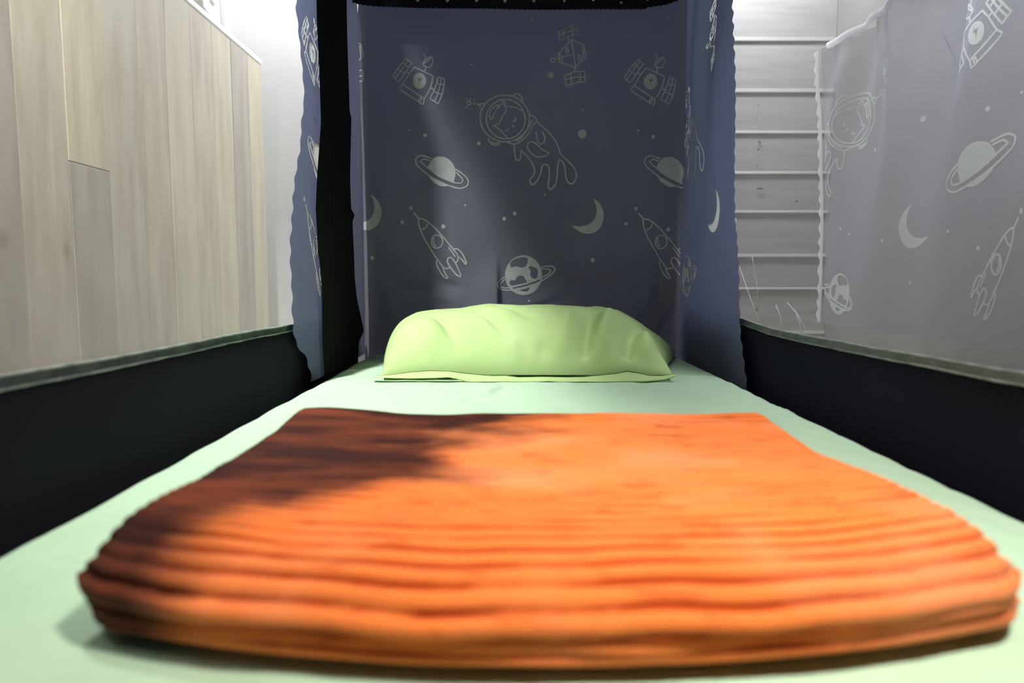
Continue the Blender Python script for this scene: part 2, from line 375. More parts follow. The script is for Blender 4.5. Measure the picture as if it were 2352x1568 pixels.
# knots in the boards (flat discs let into the face)
def knot(px, py, rx, rz):
    x, z = on_y(px, py, YB - .02)
    # depth of the board face at this height
    for zb, zt in zip(ZJ, ZJ[1:]):
        if zb <= z < zt: break
    t = (z - zb) / (zt - zb); y = YB - (0.013 + (0.003 - 0.013) * max(0, (t - .02))) - 0.0022
    vs_ = [(x, y, z)] + [(x + rx * math.cos(a * math.pi / 6) * (1 + .2 * nz(a, px)), y + .021 / .15 * rz * math.sin(a * math.pi / 6), z + rz * math.sin(a * math.pi / 6)) for a in range(12)]
    link('knot', vs_, [(0, 1 + i, 1 + (i + 1) % 12) for i in range(12)], M['knot'], wall_back, False)
for k in ((1748, 325, .005, .005), (1744, 342, .004, .005), (1740, 381, .003, .003), (1748, 432, .013, .004), (1832, 462, .006, .003), (1740, 712, .006, .006), (1744, 240, .003, .003), (1741, 271, .002, .002)):
    knot(*k)

# ------------------------------------------------------------------ plank panel to the left of the bed
pp = thing('plank_panel', 'tall free-standing panel of pale vertical wood planks behind the left netting', 'panel')
PX_, PT = -0.87, 0.955
PY0, PY1 = 0.02, 2.44
bev_box('backing_board', (PX_ - .05, PX_ - .014, PY0, PY1, FZ + .001, PT - .02), M['white_wood'], pp)
pw = 0.136
edges = []
yy = on_x(165, 500, PX_)[0]
while yy > PY0 + .04: yy -= pw
edges = [PY0]
while yy < PY1 - .04:
    if yy > PY0 + .03: edges.append(yy)
    yy += pw
edges.append(PY1)
jy, jz = on_x(205, 382, PX_)
for i, (a, b) in enumerate(zip(edges, edges[1:])):
    if a < jy < b: cuts = [FZ + .002, jz, PT - .006]
    else:
        c = [jz - 0.62, jz + 0.31, jz - 0.25, jz - 0.5][i % 4]
        cuts = [FZ + .002, jz - .9 + .1 * (i % 3), PT - .006] if i % 3 else [FZ + .002, PT - .006]
        cuts = [c_ for c_ in cuts if c_ <= PT - .006 and c_ >= FZ]
    for k, (z0, z1) in enumerate(zip(cuts, cuts[1:])):
        pick = {0: 0}.get(i, (i * 7 + k * 2) % 4)
        if a < jy < b: pick = 2 if k == 0 else 1
        elif abs(a - jy) < pw and a < jy: pick = 0
        bev_box('plank', (PX_ - .013, PX_ + 0.0006 * ((i * 5) % 3), a + .0006, b - .0006, z0 + .0006, z1 - .0006), PL[pick], pp, 0.0012, 1)
bev_box('top_cap', (PX_ - .052, PX_ + .004, PY0, PY1 + .002, PT - .005, PT + .012), M['white_wood'], pp, 0.003)

# ------------------------------------------------------------------ bed frame and mattress
ML, MR = -0.417, 0.474        # mattress sides
MY0, MY1 = -0.06, 1.965
MB = -0.20
bf = thing('bed_frame', 'wooden bed frame under the mattress, hidden behind the dark bands', 'bed')
bev_box('side_rail', (ML - .012, ML + .02, MY0, MY1, MB - .10, MB - .021), M['bed'], bf)
bev_box('side_rail', (MR - .02, MR + .012, MY0, MY1, MB - .10, MB - .021), M['bed'], bf)
bev_box('end_rail', (ML + .021, MR - .021, MY0, MY0 + .03, MB - .10, MB - .021), M['bed'], bf)
bev_box('end_rail', (ML + .021, MR - .021, MY1 - .03, MY1, MB - .10, MB - .021), M['bed'], bf)
for i in range(9):
    y = MY0 + .12 + i * .215
    bev_box('slat', (ML - .01, MR + .01, y, y + .08, MB - .020, MB - .001), M['bed'], bf)
for x in (ML - .01, MR - .04):
    for y in (MY0, MY1 - .05):
        bev_box('leg', (x, x + .05, y, y + .05, FZ + .001, MB - .101), M['bed'], bf)

mt = thing('mattress', 'single mattress in a pale mint green fitted sheet between the dark side bands', 'mattress')
def sheet_z(x, y):
    z = 0.0022 * nz(x * 6, y * 4) + 0.0011 * nz(x * 22, y * 14, 3) + .0005 * nz(x * 55, y * 40, 6)
    # long soft wrinkles near the right edge
    e = smooth(0.16, 0.40, x) * smooth(0.9, 1.3, y)
    z += 0.0012 * e * math.sin((x * 1.0 + y * 1.6) * 55 + 3 * nz(x * 6, y * 3))
    e = smooth(0.22, 0.42, x) * (1 - smooth(1.0, 1.25, y))
    z += 0.0009 * e * math.sin((x * 1.9 + y * 0.9) * 80 + 4 * nz(x * 5, y * 3))
    e = smooth(-.28, -.40, x)
    z += 0.0012 * e * math.sin(y * 40 + 5 * nz(x * 3, y * 2))
    # small crumple in front of the pillow and the hair-line creases around it
    for (ax, ay, bx, by, wd, am) in CREASE:
        dx, dy = bx - ax, by - ay; L2 = dx * dx + dy * dy
        t = ((x - ax) * dx + (y - ay) * dy) / L2
        if -0.1 < t < 1.1:
            d = ((x - ax) * dy - (y - ay) * dx) / math.sqrt(L2)
            if abs(d) < 4 * wd:
                z += am * math.exp(-(d / wd) ** 2) * smooth(-.1, .2, t) * smooth(1.1, .8, t)
    return z
CREASE = []
for (a, b, c, d, wd, am) in ((1110, 905, 1150, 888, .012, .0040), (1120, 912, 1165, 884, .010, -.003), (1040, 922, 1130, 905, .004, .002), (850, 905, 990, 890, .003, .0012),
                         (960, 912, 1040, 900, .003, .0014), (1450, 945, 1600, 905, .005, .0015), (1590, 960, 1650, 925, .004, .0015), (1690, 900, 1800, 950, .004, .0012),
                         (1780, 930, 1830, 945, .004, .0025), (1090, 925, 1170, 915, .004, -.002), (20, 1320, 120, 1270, .003, .001)):
    A, B = on_z(a, b, 0), on_z(c, d, 0); CREASE.append((*A, *B, wd, am * 1.4))
# top of the mattress with rounded shoulders (plan corners rounded too)
R_ = 0.035
def plan(a, b):
    """a, b in [-1, 1] -> rounded rectangle plan position"""
    cx, cy = (ML + MR) / 2, (MY0 + MY1) / 2; hx, hy = (MR - ML) / 2, (MY1 - MY0) / 2
    x, y = a * hx, b * hy
    r = 0.075
    qx, qy = abs(x) - (hx - r), abs(y) - (hy - r)
    if qx > 0 and qy > 0:
        m_ = max(qx, qy); d = math.hypot(qx, qy)
        qx, qy = qx * m_ / d, qy * m_ / d
        x = math.copysign(hx - r + qx, x); y = math.copysign(hy - r + qy, y)
    return cx + x, cy + y
NU, NV = 210, 400
vs_ = []
for j in range(NV):
    for i in range(NU):
        a, b = -1 + 2 * i / (NU - 1), -1 + 2 * j / (NV - 1)
        x, y = plan(a, b)
        # distance to the border
        hx, hy = (MR - ML) / 2, (MY1 - MY0) / 2
        d = min((1 - abs(a)) * hx, (1 - abs(b)) * hy)
        z = 0.0
        if d < R_: z = -(R_ - math.sqrt(max(0, R_ * R_ - (R_ - d) ** 2)))
        vs_.append((x, y, z + sheet_z(x, y) * smooth(0, .03, d)))
f_ = grid_faces(NU, NV)
ring = [i for i in range(NU)] + [j * NU + NU - 1 for j in range(1, NV)] + [(NV - 1) * NU + i for i in range(NU - 2, -1, -1)] + [j * NU for j in range(NV - 2, 0, -1)]
k = len(vs_)
for q in ring: vs_.append((vs_[q][0], vs_[q][1], MB))
n = len(ring)
for i in range(n):
    f_.append((ring[(i + 1) % n], ring[i], k + i, k + (i + 1) % n))
f_.append(tuple(k + i for i in range(n))[::-1])
link('fitted_sheet', vs_, f_, M['sheet'], mt)

# ------------------------------------------------------------------ pillow
pl = thing('pillow', 'plump yellow-green pillow lying on the mint sheet against the back curtain', 'pillow')
PXC, PHX = 0.020, 0.318
PYC, PHY = 1.655, 0.235
PH = 0.137
def seg_d(x, y, s):
    ax, ay, bx, by = s
    dx, dy = bx - ax, by - ay; L2 = dx * dx + dy * dy
    t = ((x - ax) * dx + (y - ay) * dy) / L2
    return ((x - ax) * dy - (y - ay) * dx) / math.sqrt(L2), t
PW = []   # creases: start/end in (a, b), width, depth
for (a0, b0, a1, b1, wd, am) in ((-.72, -.10, -.45, -.93, .050, -.010), (-.48, -.05, -.05, -.90, .055, -.008), (-.22, .0, .12, -.65, .05, -.005),
        (.28, -.97, .34, -.45, .05, .010), (.42, -.97, .50, -.45, .045, -.014), (.52, -.97, .66, -.35, .055, .014), (.70, -.95, .80, -.40, .05, -.016), (.84, -.92, .90, -.45, .05, .012),
        (-.02, -1.0, -.07, -.84, .035, .006), (.16, -1.0, .13, -.86, .035, -.006), (.45, .1, .62, -.35, .05, -.006), (-.62, -.9, -.75, -.5, .06, .006)):
    PW.append(((a0, b0, a1, b1), wd, am * 1.5))
def pil(a, b, top=True):
    # plan: sides draw in a little between pointed corners
    x = PXC + a * PHX * (1 + (0.035 if a < 0 else 0.02) * (1 - b * b) * abs(a) ** 3)
    if a > 0: x += .075 * a ** 3 * max(0, b + .55)
    else: x += .02 * a * max(0, .3 - b) * -1
    y = PYC + b * PHY * (1 - 0.05 * (1 - a * a) * (abs(b) ** 3))
    ha = max(0, 1 - abs(a) ** (15.0 if a < 0 else 7.0)) ** 0.5
    hb = max(0, 1 - abs(b) ** 2.6) ** 0.60
    h = PH * ha * hb
    # silhouette: soft shoulder at left, high middle, falling to the right
    h *= interp([(-1, .74), (-.92, .80), (-.80, .88), (-.65, .94), (-.45, .95), (-.25, 1.02), (0, 1.0), (.3, .99), (.55, .99), (.70, .94), (.80, .83), (.92, .68), (1, .6)], a)
    if top:
        e = min(1, (1 - max(abs(a), abs(b))) * 12)
        for s, wd, am in PW:
            d, t = seg_d(a, b, s)
            if -.15 < t < 1.15 and abs(d) < 3 * wd:
                h += am * math.exp(-(d / wd) ** 2) * smooth(-.15, .15, t) * smooth(1.15, .7, t) * e
        h += (0.004 * nz(a * 2.2, b * 2.2, 5) + 0.0022 * nz(a * 6 + b * 2, b * 5, 2) + .0010 * nz(a * 16 + b * 9, b * 8, 4)) * e
        z = 0.012 + h
    else:
        z = 0.004 + 0.006 * max(abs(a), abs(b)) ** 6
    return x, y, z
NA, NB = 150, 110
vt, fs = [], []
def cosp(i, n): return -math.cos(math.pi * i / (n - 1))
for j in range(NB):
    for i in range(NA):
        vt.append(pil(0.35 * cosp(i, NA) + 0.65 * (-1 + 2 * i / (NA - 1)), 0.35 * cosp(j, NB) + .65 * (-1 + 2 * j / (NB - 1)), True))
fs = grid_faces(NA, NB)
k = len(vt)
for j in range(NB):
    for i in range(NA):
        vt.append(pil(0.35 * cosp(i, NA) + .65 * (-1 + 2 * i / (NA - 1)), 0.35 * cosp(j, NB) + .65 * (-1 + 2 * j / (NB - 1)), False))
fs += [tuple(k + q for q in reversed(t)) for t in grid_faces(NA, NB)]
ring = [i for i in range(NA)] + [j * NA + NA - 1 for j in range(1, NB)] + [(NB - 1) * NA + i for i in range(NA - 2, -1, -1)] + [j * NA for j in range(NB - 2, 0, -1)]
for a, b in zip(ring, ring[1:] + ring[:1]): fs.append((a, a + k, b + k, b))
pc = link('pillowcase', vt, fs, M['pillow'], pl)
# open flange along the front, below its stitched seam
def front_pt(px, py, Y): x, z = on_y(px, py, Y); return (x, Y, z)
SEAM = [(857, 864), (880, 862), (905, 860), (945, 854), (985, 851), (1030, 852), (1060, 856), (1100, 860), (1135, 863), (1160, 862), (1190, 866), (1240, 865), (1300, 866), (1340, 865), (1380, 861), (1415, 857), (1440, 852), (1465, 856), (1490, 862), (1520, 863), (1552, 858)]
FLB = [(857, 866), (900, 868), (945, 869), (1000, 868), (1030, 866), (1050, 870), (1075, 877), (1090, 878), (1160, 876), (1210, 877), (1260, 875), (1320, 879), (1400, 879), (1480, 876), (1530, 871), (1555, 862)]
YS, YE = 1.412, 1.392
sv = []
NS = 160
for r in range(7):
    t = r / 6
    for i in range(NS):
        px = 857 + (1553 - 857) * i / (NS - 1)
        ya, yb = interp(SEAM, px), interp(FLB, px)
        yb = max(yb, ya + .6)
        wv = 0.004 * nz(px * .03, 1.7) * t
        py = ya + (yb - ya) * t
        Y = YS + (YE - YS) * t + wv
        x, z = on_y(px, py, Y)
        sv.append((x, Y, max(z, 0.0022)))
fl = link('flange', sv, grid_faces(NS, 7), M['pillow'], pl)
so = fl.modifiers.new('thickness', 'SOLIDIFY'); so.thickness = 0.0012; so.offset = 0
pts = []
for i in range(NS):
    px = 857 + (1553 - 857) * i / (NS - 1)
    x, z = on_y(px, interp(SEAM, px), YS - .0012); pts.append((x, YS - .0012, z))
tube('seam', pts, 0.0009, M['seam'], pl, 6)

# ------------------------------------------------------------------ orange blanket
bl = thing('folded_blanket', 'folded orange ribbed plush blanket lying on the mint sheet in the foreground', 'blanket')
def blanket_layer(name, z0, z1, x0, x1, inset, front_round, seed, amp):
    NXB = 120
    zc, hz = (z0 + z1) / 2, (z1 - z0) / 2
    layer_up = front_round > .05
    # profile as (w, z) with w = distance along the blanket depth
    prof = []
    LEN = 0.46
    n_top = 420
    def ztop(wd):
        if wd < front_round: return math.sqrt(max(0, 1 - ((front_round - wd) / front_round) ** 2.2))
        if wd > LEN - .02: return math.sqrt(max(0, 1 - ((wd - LEN + .02) / .02) ** 2))
        return 1.0
    def zbot(wd):
        if wd < .018: return math.sqrt(max(0, 1 - ((.018 - wd) / .018) ** 2))
        if wd > LEN - .02: return math.sqrt(max(0, 1 - ((wd - LEN + .02) / .02) ** 2))
        return 1.0
    for i in range(n_top + 1):
        t = i / n_top
        wd = LEN * (t * .75 + .25 * (1 - math.cos(math.pi * t / 2)) * 1.0) if t < 1 else LEN
        if t < .12: wd = LEN * (t / .12) ** 2 * 0.093
        else: wd = LEN * (.093 + (1 - .093) * ((t - .12) / .88))
        prof.append((wd, -hz + 2 * hz * ztop(wd) if layer_up else hz * ztop(wd)))
    nb = 110
    for i in range(1, nb):
        t = i / nb; wd = LEN * (1 - t) if t < .85 else LEN * .15 * ((1 - t) / .15) ** 2
        prof.append((wd, -hz * (1 if layer_up else zbot(wd))))
    # arc length and normals
    n = len(prof); s = [0.0]
    for (a, b) in zip(prof, prof[1:]): s.append(s[-1] + math.hypot(b[0] - a[0], b[1] - a[1]))
    vs_ = []
    EN = 10; ribv = []
    cols = [('e', k) for k in range(EN)] + [('m', j) for j in range(NXB)] + [('f', k) for k in range(EN)]
    for kind, q in cols:
        if kind == 'm': u, sc = q / (NXB - 1), 1.0
        else:
            an = math.pi / 2 * ((q + .35) / (EN))
            sc = math.sin(an); u = -(1 - 0) * .0 if kind == 'e' else 1.0
            if kind == 'f': sc = math.cos(math.pi / 2 * (q + 1 - .35) / EN)
        xx = x0 + .012 + (x1 - x0 - .024) * u
        off = 0.0
        if kind == 'e': off = -0.012 * math.sqrt(max(0, 1 - sc * sc))
        if kind == 'f': off = 0.012 * math.sqrt(max(0, 1 - sc * sc))
        for i in range(n):
            wd, z = prof[i]
            a = prof[i - 1]; b = prof[(i + 1) % n]
            tx, tz = b[0] - a[0], b[1] - a[1]; l = math.hypot(tx, tz) or 1
            nx_, nz_ = -tz / l, tx / l
            near = max(0.25, 1 - smooth(.10, .22, wd) * .75) if i <= n_top else .6
            if i <= n_top: near = max(near, .9 * smooth(.37, .43, wd))
            ph = s[i] / .0140 + .35 * nz(xx * 5, s[i] * 3, seed) + .25 * nz(xx * 14, s[i] * 8, seed + 4)
            rib = amp * near * (abs(math.sin(math.pi * ph)) ** .7 * 2 - 1) * (.75 + .5 * nz(xx * 9, s[i] * 40, seed))
            lump = 0.0032 * nz(xx * 7, wd * 7, seed) + .0014 * nz(xx * 20, wd * 22, seed + 2)
            thick_k = 1.14 - .14 * smooth(.0, .30, wd)
            zb_ = -hz * .25 if layer_up else 0.0
            zz = zb_ + (z - zb_) * sc + nz_ * rib * sc
            ww = wd + nx_ * rib * sc
            if i <= n_top: zz += lump * sc * smooth(0, .05, wd)
            # raised back-left corner, slight dip on the right side
            if i <= n_top:
                zz += .006 * smooth(.34, .44, wd) * smooth(-.12, -.24, xx) * sc
                zz -= .006 * math.exp(-((wd - .27) / .07) ** 2) * smooth(.18, .30, xx)
            end_d = min(xx + off - x0, x1 - xx - off)
            bulge = 0.336 + .016 * max(0, 1 - end_d / .022) ** 2.2 + 0.046 * ((xx - .02) / .28) ** 2 + inset + .002 * nz(xx * 8, seed)
            Y = bulge + (ww) * (0.822 - bulge + .004 * nz(xx * 9, 3, seed)) / .46
            sidew = .004 * nz(s[i] * 30, seed, 8) if kind != 'm' else 0
            vs_.append((xx + off * (1 + .22 * math.sin(2 * math.pi * ph)), Y, (zc + zz) * thick_k))
            ribv.append(1 - (1 - abs(math.sin(math.pi * ph))) * min(1, near * 1.15))
    nc = len(cols)
    f_ = []
    for j in range(nc - 1):
        for i in range(n):
            k = (i + 1) % n
            f_.append((j * n + i, (j + 1) * n + i, (j + 1) * n + k, j * n + k))
    f_.append(tuple(range(n))); f_.append(tuple((nc - 1) * n + i for i in range(n))[::-1])
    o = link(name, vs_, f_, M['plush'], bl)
    at_ = o.data.attributes.new('rib', 'FLOAT', 'POINT'); at_.data.foreach_set('value', ribv)
    return o
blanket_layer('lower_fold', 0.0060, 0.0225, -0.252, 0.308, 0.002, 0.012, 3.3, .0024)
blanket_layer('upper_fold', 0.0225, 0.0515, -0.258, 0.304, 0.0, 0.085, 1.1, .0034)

# ------------------------------------------------------------------ canopy: frame, added roof, netting panels
cf = thing('canopy_frame', 'dark metal canopy frame of posts and rails around the bed, mostly out of view', 'frame')
TX0, TX1, TY0, TY1, TZ = -0.475, 0.535, -0.10, 2.06, 1.30
for x in (TX0, TX1):
    for y in (TY0, TY1):
        tube('post', [(x, y, FZ), (x, y, TZ)], .011, M['frame'], cf, 10)
    tube('top_rail', [(x, TY0, TZ), (x, TY1, TZ)], .010, M['frame'], cf, 10)
for y in (TY0, TY1, 1.93):
    tube('cross_rail', [(TX0, y, TZ), (TX1, y, TZ)], .010, M['frame'], cf, 10)

def net_panel(name, X, sgn, label):
    t = thing(name, label, 'netting', 'mesh side panels of the bed canopy')
    def top_z(y):
        return interp([(0, .126), (.4, .124), (.8, .119), (1.2, .117), (1.5, .113), (1.75, .119), (2.05, .121)], y) if sgn < 0 else \
            interp([(0, .124), (.45, .121), (.7, .113), (.95, .110), (1.2, .109), (1.35, .110), (1.5, .119), (1.7, .120), (2.05, .121)], y)
    NY = 200
    ys = [-.08 + 2.01 * i / (NY - 1) for i in range(NY)]
    vs_ = []
    NZ = 14
    for j in range(NZ):
        q = j / (NZ - 1)
        for y in ys:
            zt = top_z(y) + .0012 * nz(y * 14, sgn)
            z = MB - .06 + (zt - MB + .06) * q
            x = X + sgn * (.004 * nz(y * 4, z * 3, sgn) + .006 * (1 - q) * 0)
            vs_.append((x, y, z))
    o = link('fabric_band', vs_, grid_faces(NY, NZ), M['band'] if sgn < 0 else M['band_right'], t)
    so_ = o.modifiers.new('thickness', 'SOLIDIFY'); so_.thickness = .002; so_.offset = 0
    # netting above the band
    vs_ = []
    NZ = 60
    for j in range(NZ):
        q = j / (NZ - 1)
        for y in ys:
            z = top_z(y) + (TZ - .02 - top_z(y)) * q
            x = X + sgn * (.005 * nz(y * 3, z * 1.5, sgn * 3) + .002 * nz(y * 9 + z * 5, z * 2, 5) * (1 - q))
            vs_.append((x, y, z))
    link('netting', vs_, grid_faces(NY, NZ), M['net'] if sgn < 0 else M['net_right'], t)
    # double-ridged binding along the join
    def line(dz, dx): return [(X - sgn * dx + sgn * .004 * nz(y * 4, top_z(y) * 3, sgn), y, top_z(y) + dz + .0010 * nz(y * 9, dz * 900, sgn)) for y in ys]
    a, b = line(0.0065, .0026), line(-.0055, .0026)
    vs_ = a + b
    vs_ = []
    for r in range(5):
        for (p, q) in zip(a, b):
            u = r / 4
            vs_.append((p[0] + sgn * .001 * math.sin(math.pi * u), p[1], p[2] + (q[2] - p[2]) * u))
    o = link('binding', vs_, grid_faces(NY, 5), M['binding'] if sgn < 0 else M['binding_right'], t)
    so_ = o.modifiers.new('thickness', 'SOLIDIFY'); so_.thickness = .0015; so_.offset = 0
    tube('binding_upper_ridge', a, .0016, M['binding_edge'], t, 6)
    tube('binding_lower_ridge', b, .0018, M['binding_edge'], t, 6, rf=lambda u: .0017 + .0009 * nz(u * 60, sgn))
    if sgn > 0:                                     # pulled threads in the netting
        for P in (((1698, 612), (1722, 680), (1745, 742)), ((1728, 590), (1738, 650), (1744, 715)), ((1782, 700), (1792, 725), (1797, 752)), ((1808, 694), (1832, 722), (1852, 760)), ((1826, 712), (1836, 740), (1842, 764))):
            q = [on_x(px, py, X - .007) for px, py in P]
            tube('pulled_thread', [(X - .007, y, z) for y, z in q], .0006, M['hem'], t, 5)
    return t
net_panel('mesh_side_panel', -0.447, -1, 'sheer white netting with dark lower band along the left side of the bed')
net_panel('mesh_side_panel', 0.508, 1, 'sheer white netting with dark lower band along the right side of the bed')

# ------------------------------------------------------------------ prints on the cloth
def ell(cx, cy, rx, ry, n=36, a0=0, a1=2 * math.pi): return [(cx + rx * math.cos(a0 + (a1 - a0) * i / n), cy + ry * math.sin(a0 + (a1 - a0) * i / n)) for i in range(n + 1)]
def crop(ox, oy, s, strokes, fills):
    T = lambda P: [on_y(ox + x / s, oy + y / s, 2.0) for (x, y) in P]
    return dict(strokes=[T(P) for P in strokes], fills=[[T(P) for P in loops] for loops in fills])
MOT = {}
MOT['printed_satellite'] = crop(880, 100, 9.8, [
    [(715, 545), (1130, 745), (1115, 840), (1080, 980), (1030, 1100), (935, 1255), (460, 940), (600, 690), (715, 545)],
    [(460, 940), (380, 1015), (440, 1080), (905, 1390), (935, 1255)], [(845, 1215), (805, 1310)], [(880, 1225), (850, 1325)],
    [(530, 350), (645, 460), (370, 880), (230, 755), (340, 580), (440, 450), (530, 350)], [(440, 450), (565, 540)], [(340, 590), (480, 690)], [(570, 395), (290, 800)], [(530, 650), (600, 690)],
    [(1240, 770), (1385, 805), (1375, 950), (1330, 1165), (1245, 1365), (1060, 1255), (1155, 1060), (1210, 910), (1240, 770)],
    [(1315, 790), (1290, 930), (1240, 1130), (1165, 1310)], [(1215, 915), (1375, 940)], [(1160, 1095), (1330, 1165)], [(1080, 1015), (1150, 1050)],
    [(1085, 300), (1120, 350), (1125, 420), (1085, 530), (1030, 550), (960, 540), (905, 490), (900, 460), (960, 375), (1085, 300)],
    [(915, 465), (980, 430), (1050, 370), (1080, 320)], [(920, 245), (970, 350), (1000, 380)], [(965, 560), (950, 640)]],
    [[ell(825, 855, 150, 180), [(780, 785), (835, 808), (855, 760), (880, 860), (838, 835), (822, 965), (805, 850)]]])
MOT['printed_space_station'] = crop(1240, 30, 8.713, [
    [(370, 375), (540, 280), (730, 230), (765, 405), (600, 445), (395, 540), (370, 375)], [(380, 430), (550, 360), (750, 320)], [(465, 330), (480, 480)], [(640, 265), (665, 420)], [(570, 470), (580, 545)],
    [(640, 520), (885, 635), (930, 900), (885, 895), (720, 1075), (400, 980), (370, 810), (640, 520)], [(635, 530), (680, 800), (720, 1075)], [(440, 870), (670, 815)], [(385, 790), (440, 880), (440, 985)], [(855, 650), (880, 895)],
    [(775, 960), (770, 840), (795, 815), (820, 830), (832, 950)], ell(550, 740, 25, 52, 16), [(375, 895), (305, 920)], ell(262, 930, 38, 42, 18), [(700, 1080), (700, 1155)],
    [(490, 1245), (690, 1165), (905, 1150), (910, 1370), (770, 1375), (530, 1440), (490, 1245)], [(530, 1315), (720, 1275), (910, 1265)], [(620, 1210), (640, 1400)], [(805, 1160), (815, 1370)]], [])
MOT['printed_cat'] = crop(1060, 200, 6.272, [
    ell(625, 450, 355, 338, 60), ell(638, 460, 280, 285, 50), ell(608, 228, 22, 22, 12),
    [(565, 265), (500, 265), (430, 330), (400, 420), (420, 468), (450, 440), (490, 340), (565, 265)],
    [(905, 350), (780, 290), (620, 270), (650, 320), (600, 400), (530, 535), (460, 555), (580, 640), (665, 740)],
    [(735, 485), (765, 485), (780, 455), (775, 430)], [(632, 622), (660, 622), (682, 600), (680, 575)],
    [(735, 125), (790, 90), (850, 120), (888, 205)], [(390, 735), (410, 800), (480, 840), (545, 830), (550, 790)], [(430, 790), (480, 812), (535, 805)],
    ell(108, 235, 28, 28, 14), [(165, 235), (260, 260)], [(260, 260), (290, 240), (350, 240)], [(260, 260), (290, 335), (330, 255)],
    [(65, 170), (78, 190)], [(130, 165), (130, 190)], [(187, 172), (175, 192)], [(85, 275), (55, 315)], [(105, 298), (105, 320)], [(145, 298), (155, 318)],
    [(975, 405), (1045, 415), (1075, 450), (1080, 490), (1030, 545), (960, 670), (860, 770), (780, 815), (720, 815), (650, 790)], [(1035, 450), (960, 590), (860, 720), (780, 785)],
    [(1080, 490), (1200, 590), (1330, 730), (1400, 860), (1430, 950), (1530, 1050), (1630, 1160), (1660, 1250), (1640, 1340), (1590, 1385), (1530, 1350), (1505, 1260), (1490, 1130), (1460, 1070), (1410, 1040), (1390, 1110), (1380, 1280), (1350, 1410), (1280, 1470), (1250, 1430), (1265, 1290), (1265, 1170), (1240, 1120), (1200, 1105), (1160, 1140), (1140, 1240), (1080, 1360), (1020, 1405), (990, 1370), (995, 1320), (1040, 1260), (1050, 1180), (1000, 1060), (855, 905), (855, 1000), (830, 1050), (790, 1050), (770, 980), (755, 815)],
    [(1070, 635), (1100, 770), (1140, 820), (1190, 790), (1205, 730), (1165, 630)],
    [(960, 800), (1010, 780), (1080, 810), (1160, 890), (1260, 940), (1220, 980), (1100, 1000), (1010, 950), (950, 870), (960, 800)]],
    [[[(720, 555), (755, 538), (762, 580)]]])
MOT['printed_ringed_planet'] = crop(930, 340, 4.9, [
    [(305, 125), (190, 90), (130, 125), (140, 195), (265, 305), (380, 378), (500, 430), (620, 460), (700, 430), (715, 375), (670, 310), (575, 245)],
    [(290, 150), (215, 130), (180, 160), (265, 230), (400, 330), (550, 395), (630, 400), (655, 370), (640, 340), (580, 280)]],
    [[[(262, 232), (275, 190), (300, 150), (335, 115), (390, 102), (450, 108), (510, 145), (550, 195), (572, 250), (570, 320), (552, 390), (480, 372), (400, 330), (320, 275)]],
     [[(268, 310), (290, 350), (340, 400), (400, 435), (450, 442), (500, 432), (380, 385), (320, 345)]]])
MOT['printed_spotted_planet'] = crop(1120, 560, 11.2, [
    [(1380, 600), (1500, 575), (1690, 580), (1740, 640), (1680, 750), (1380, 960), (1040, 1090), (650, 1180), (400, 1185), (270, 1110), (250, 1010), (330, 920), (440, 850)],
    [(1395, 640), (1550, 645), (1620, 670), (1600, 740), (1400, 870), (1020, 1010), (700, 1090), (450, 1140), (340, 1100), (330, 1030), (440, 905)]],
    [[ell(925, 805, 480, 515, 48), [(575, 500), (660, 410), (850, 345), (1000, 350), (1035, 400), (1020, 500), (960, 590), (860, 605), (740, 575), (620, 605), (580, 560)],
      [(1050, 600), (1100, 570), (1190, 590), (1280, 650), (1300, 720), (1280, 850), (1220, 900), (1130, 860), (1100, 800), (1105, 700)],
      [(770, 840), (900, 815), (960, 880), (1015, 990), (640, 1075), (580, 1050), (560, 1020), (590, 930), (700, 935)], [(820, 1195), (1080, 1125), (1060, 1190), (990, 1230)],
      [(640, 1125), (1020, 1035), (1360, 905), (1350, 955), (1040, 1070), (660, 1155)]]])
MOT['printed_moon'] = crop(1200, 400, 3.137, [], [[[(510, 170), (555, 210), (583, 270), (580, 340), (545, 400), (490, 428), (430, 420), (380, 390), (357, 368), (420, 375), (480, 360), (520, 320), (535, 260), (525, 210)]]])
MOT['printed_rocket'] = crop(930, 340, 4.9, [
    [(160, 800), (195, 798), (260, 830), (320, 880), (400, 960), (500, 1080), (590, 1190), (605, 1230), (600, 1270), (575, 1295)],
    [(160, 800), (160, 850), (200, 970), (280, 1110), (370, 1250), (455, 1355), (520, 1345)], [(265, 850), (245, 895), (195, 925)], ell(368, 1055, 65, 75, 24),
    [(330, 1010), (325, 1060), (355, 1110)], [(160, 795), (100, 725)], ell(75, 682, 12, 14, 10), [(500, 1120), (575, 1225)],
    [(555, 1140), (600, 1140), (650, 1190), (695, 1290), (688, 1312), (640, 1250), (605, 1225)],
    [(575, 1295), (530, 1235), (495, 1240), (485, 1280), (520, 1345), (580, 1420), (625, 1450), (632, 1430), (600, 1350), (575, 1295)],
    [(375, 1255), (362, 1280), (375, 1340), (430, 1430), (475, 1470), (490, 1460), (455, 1400), (430, 1330)]], [])
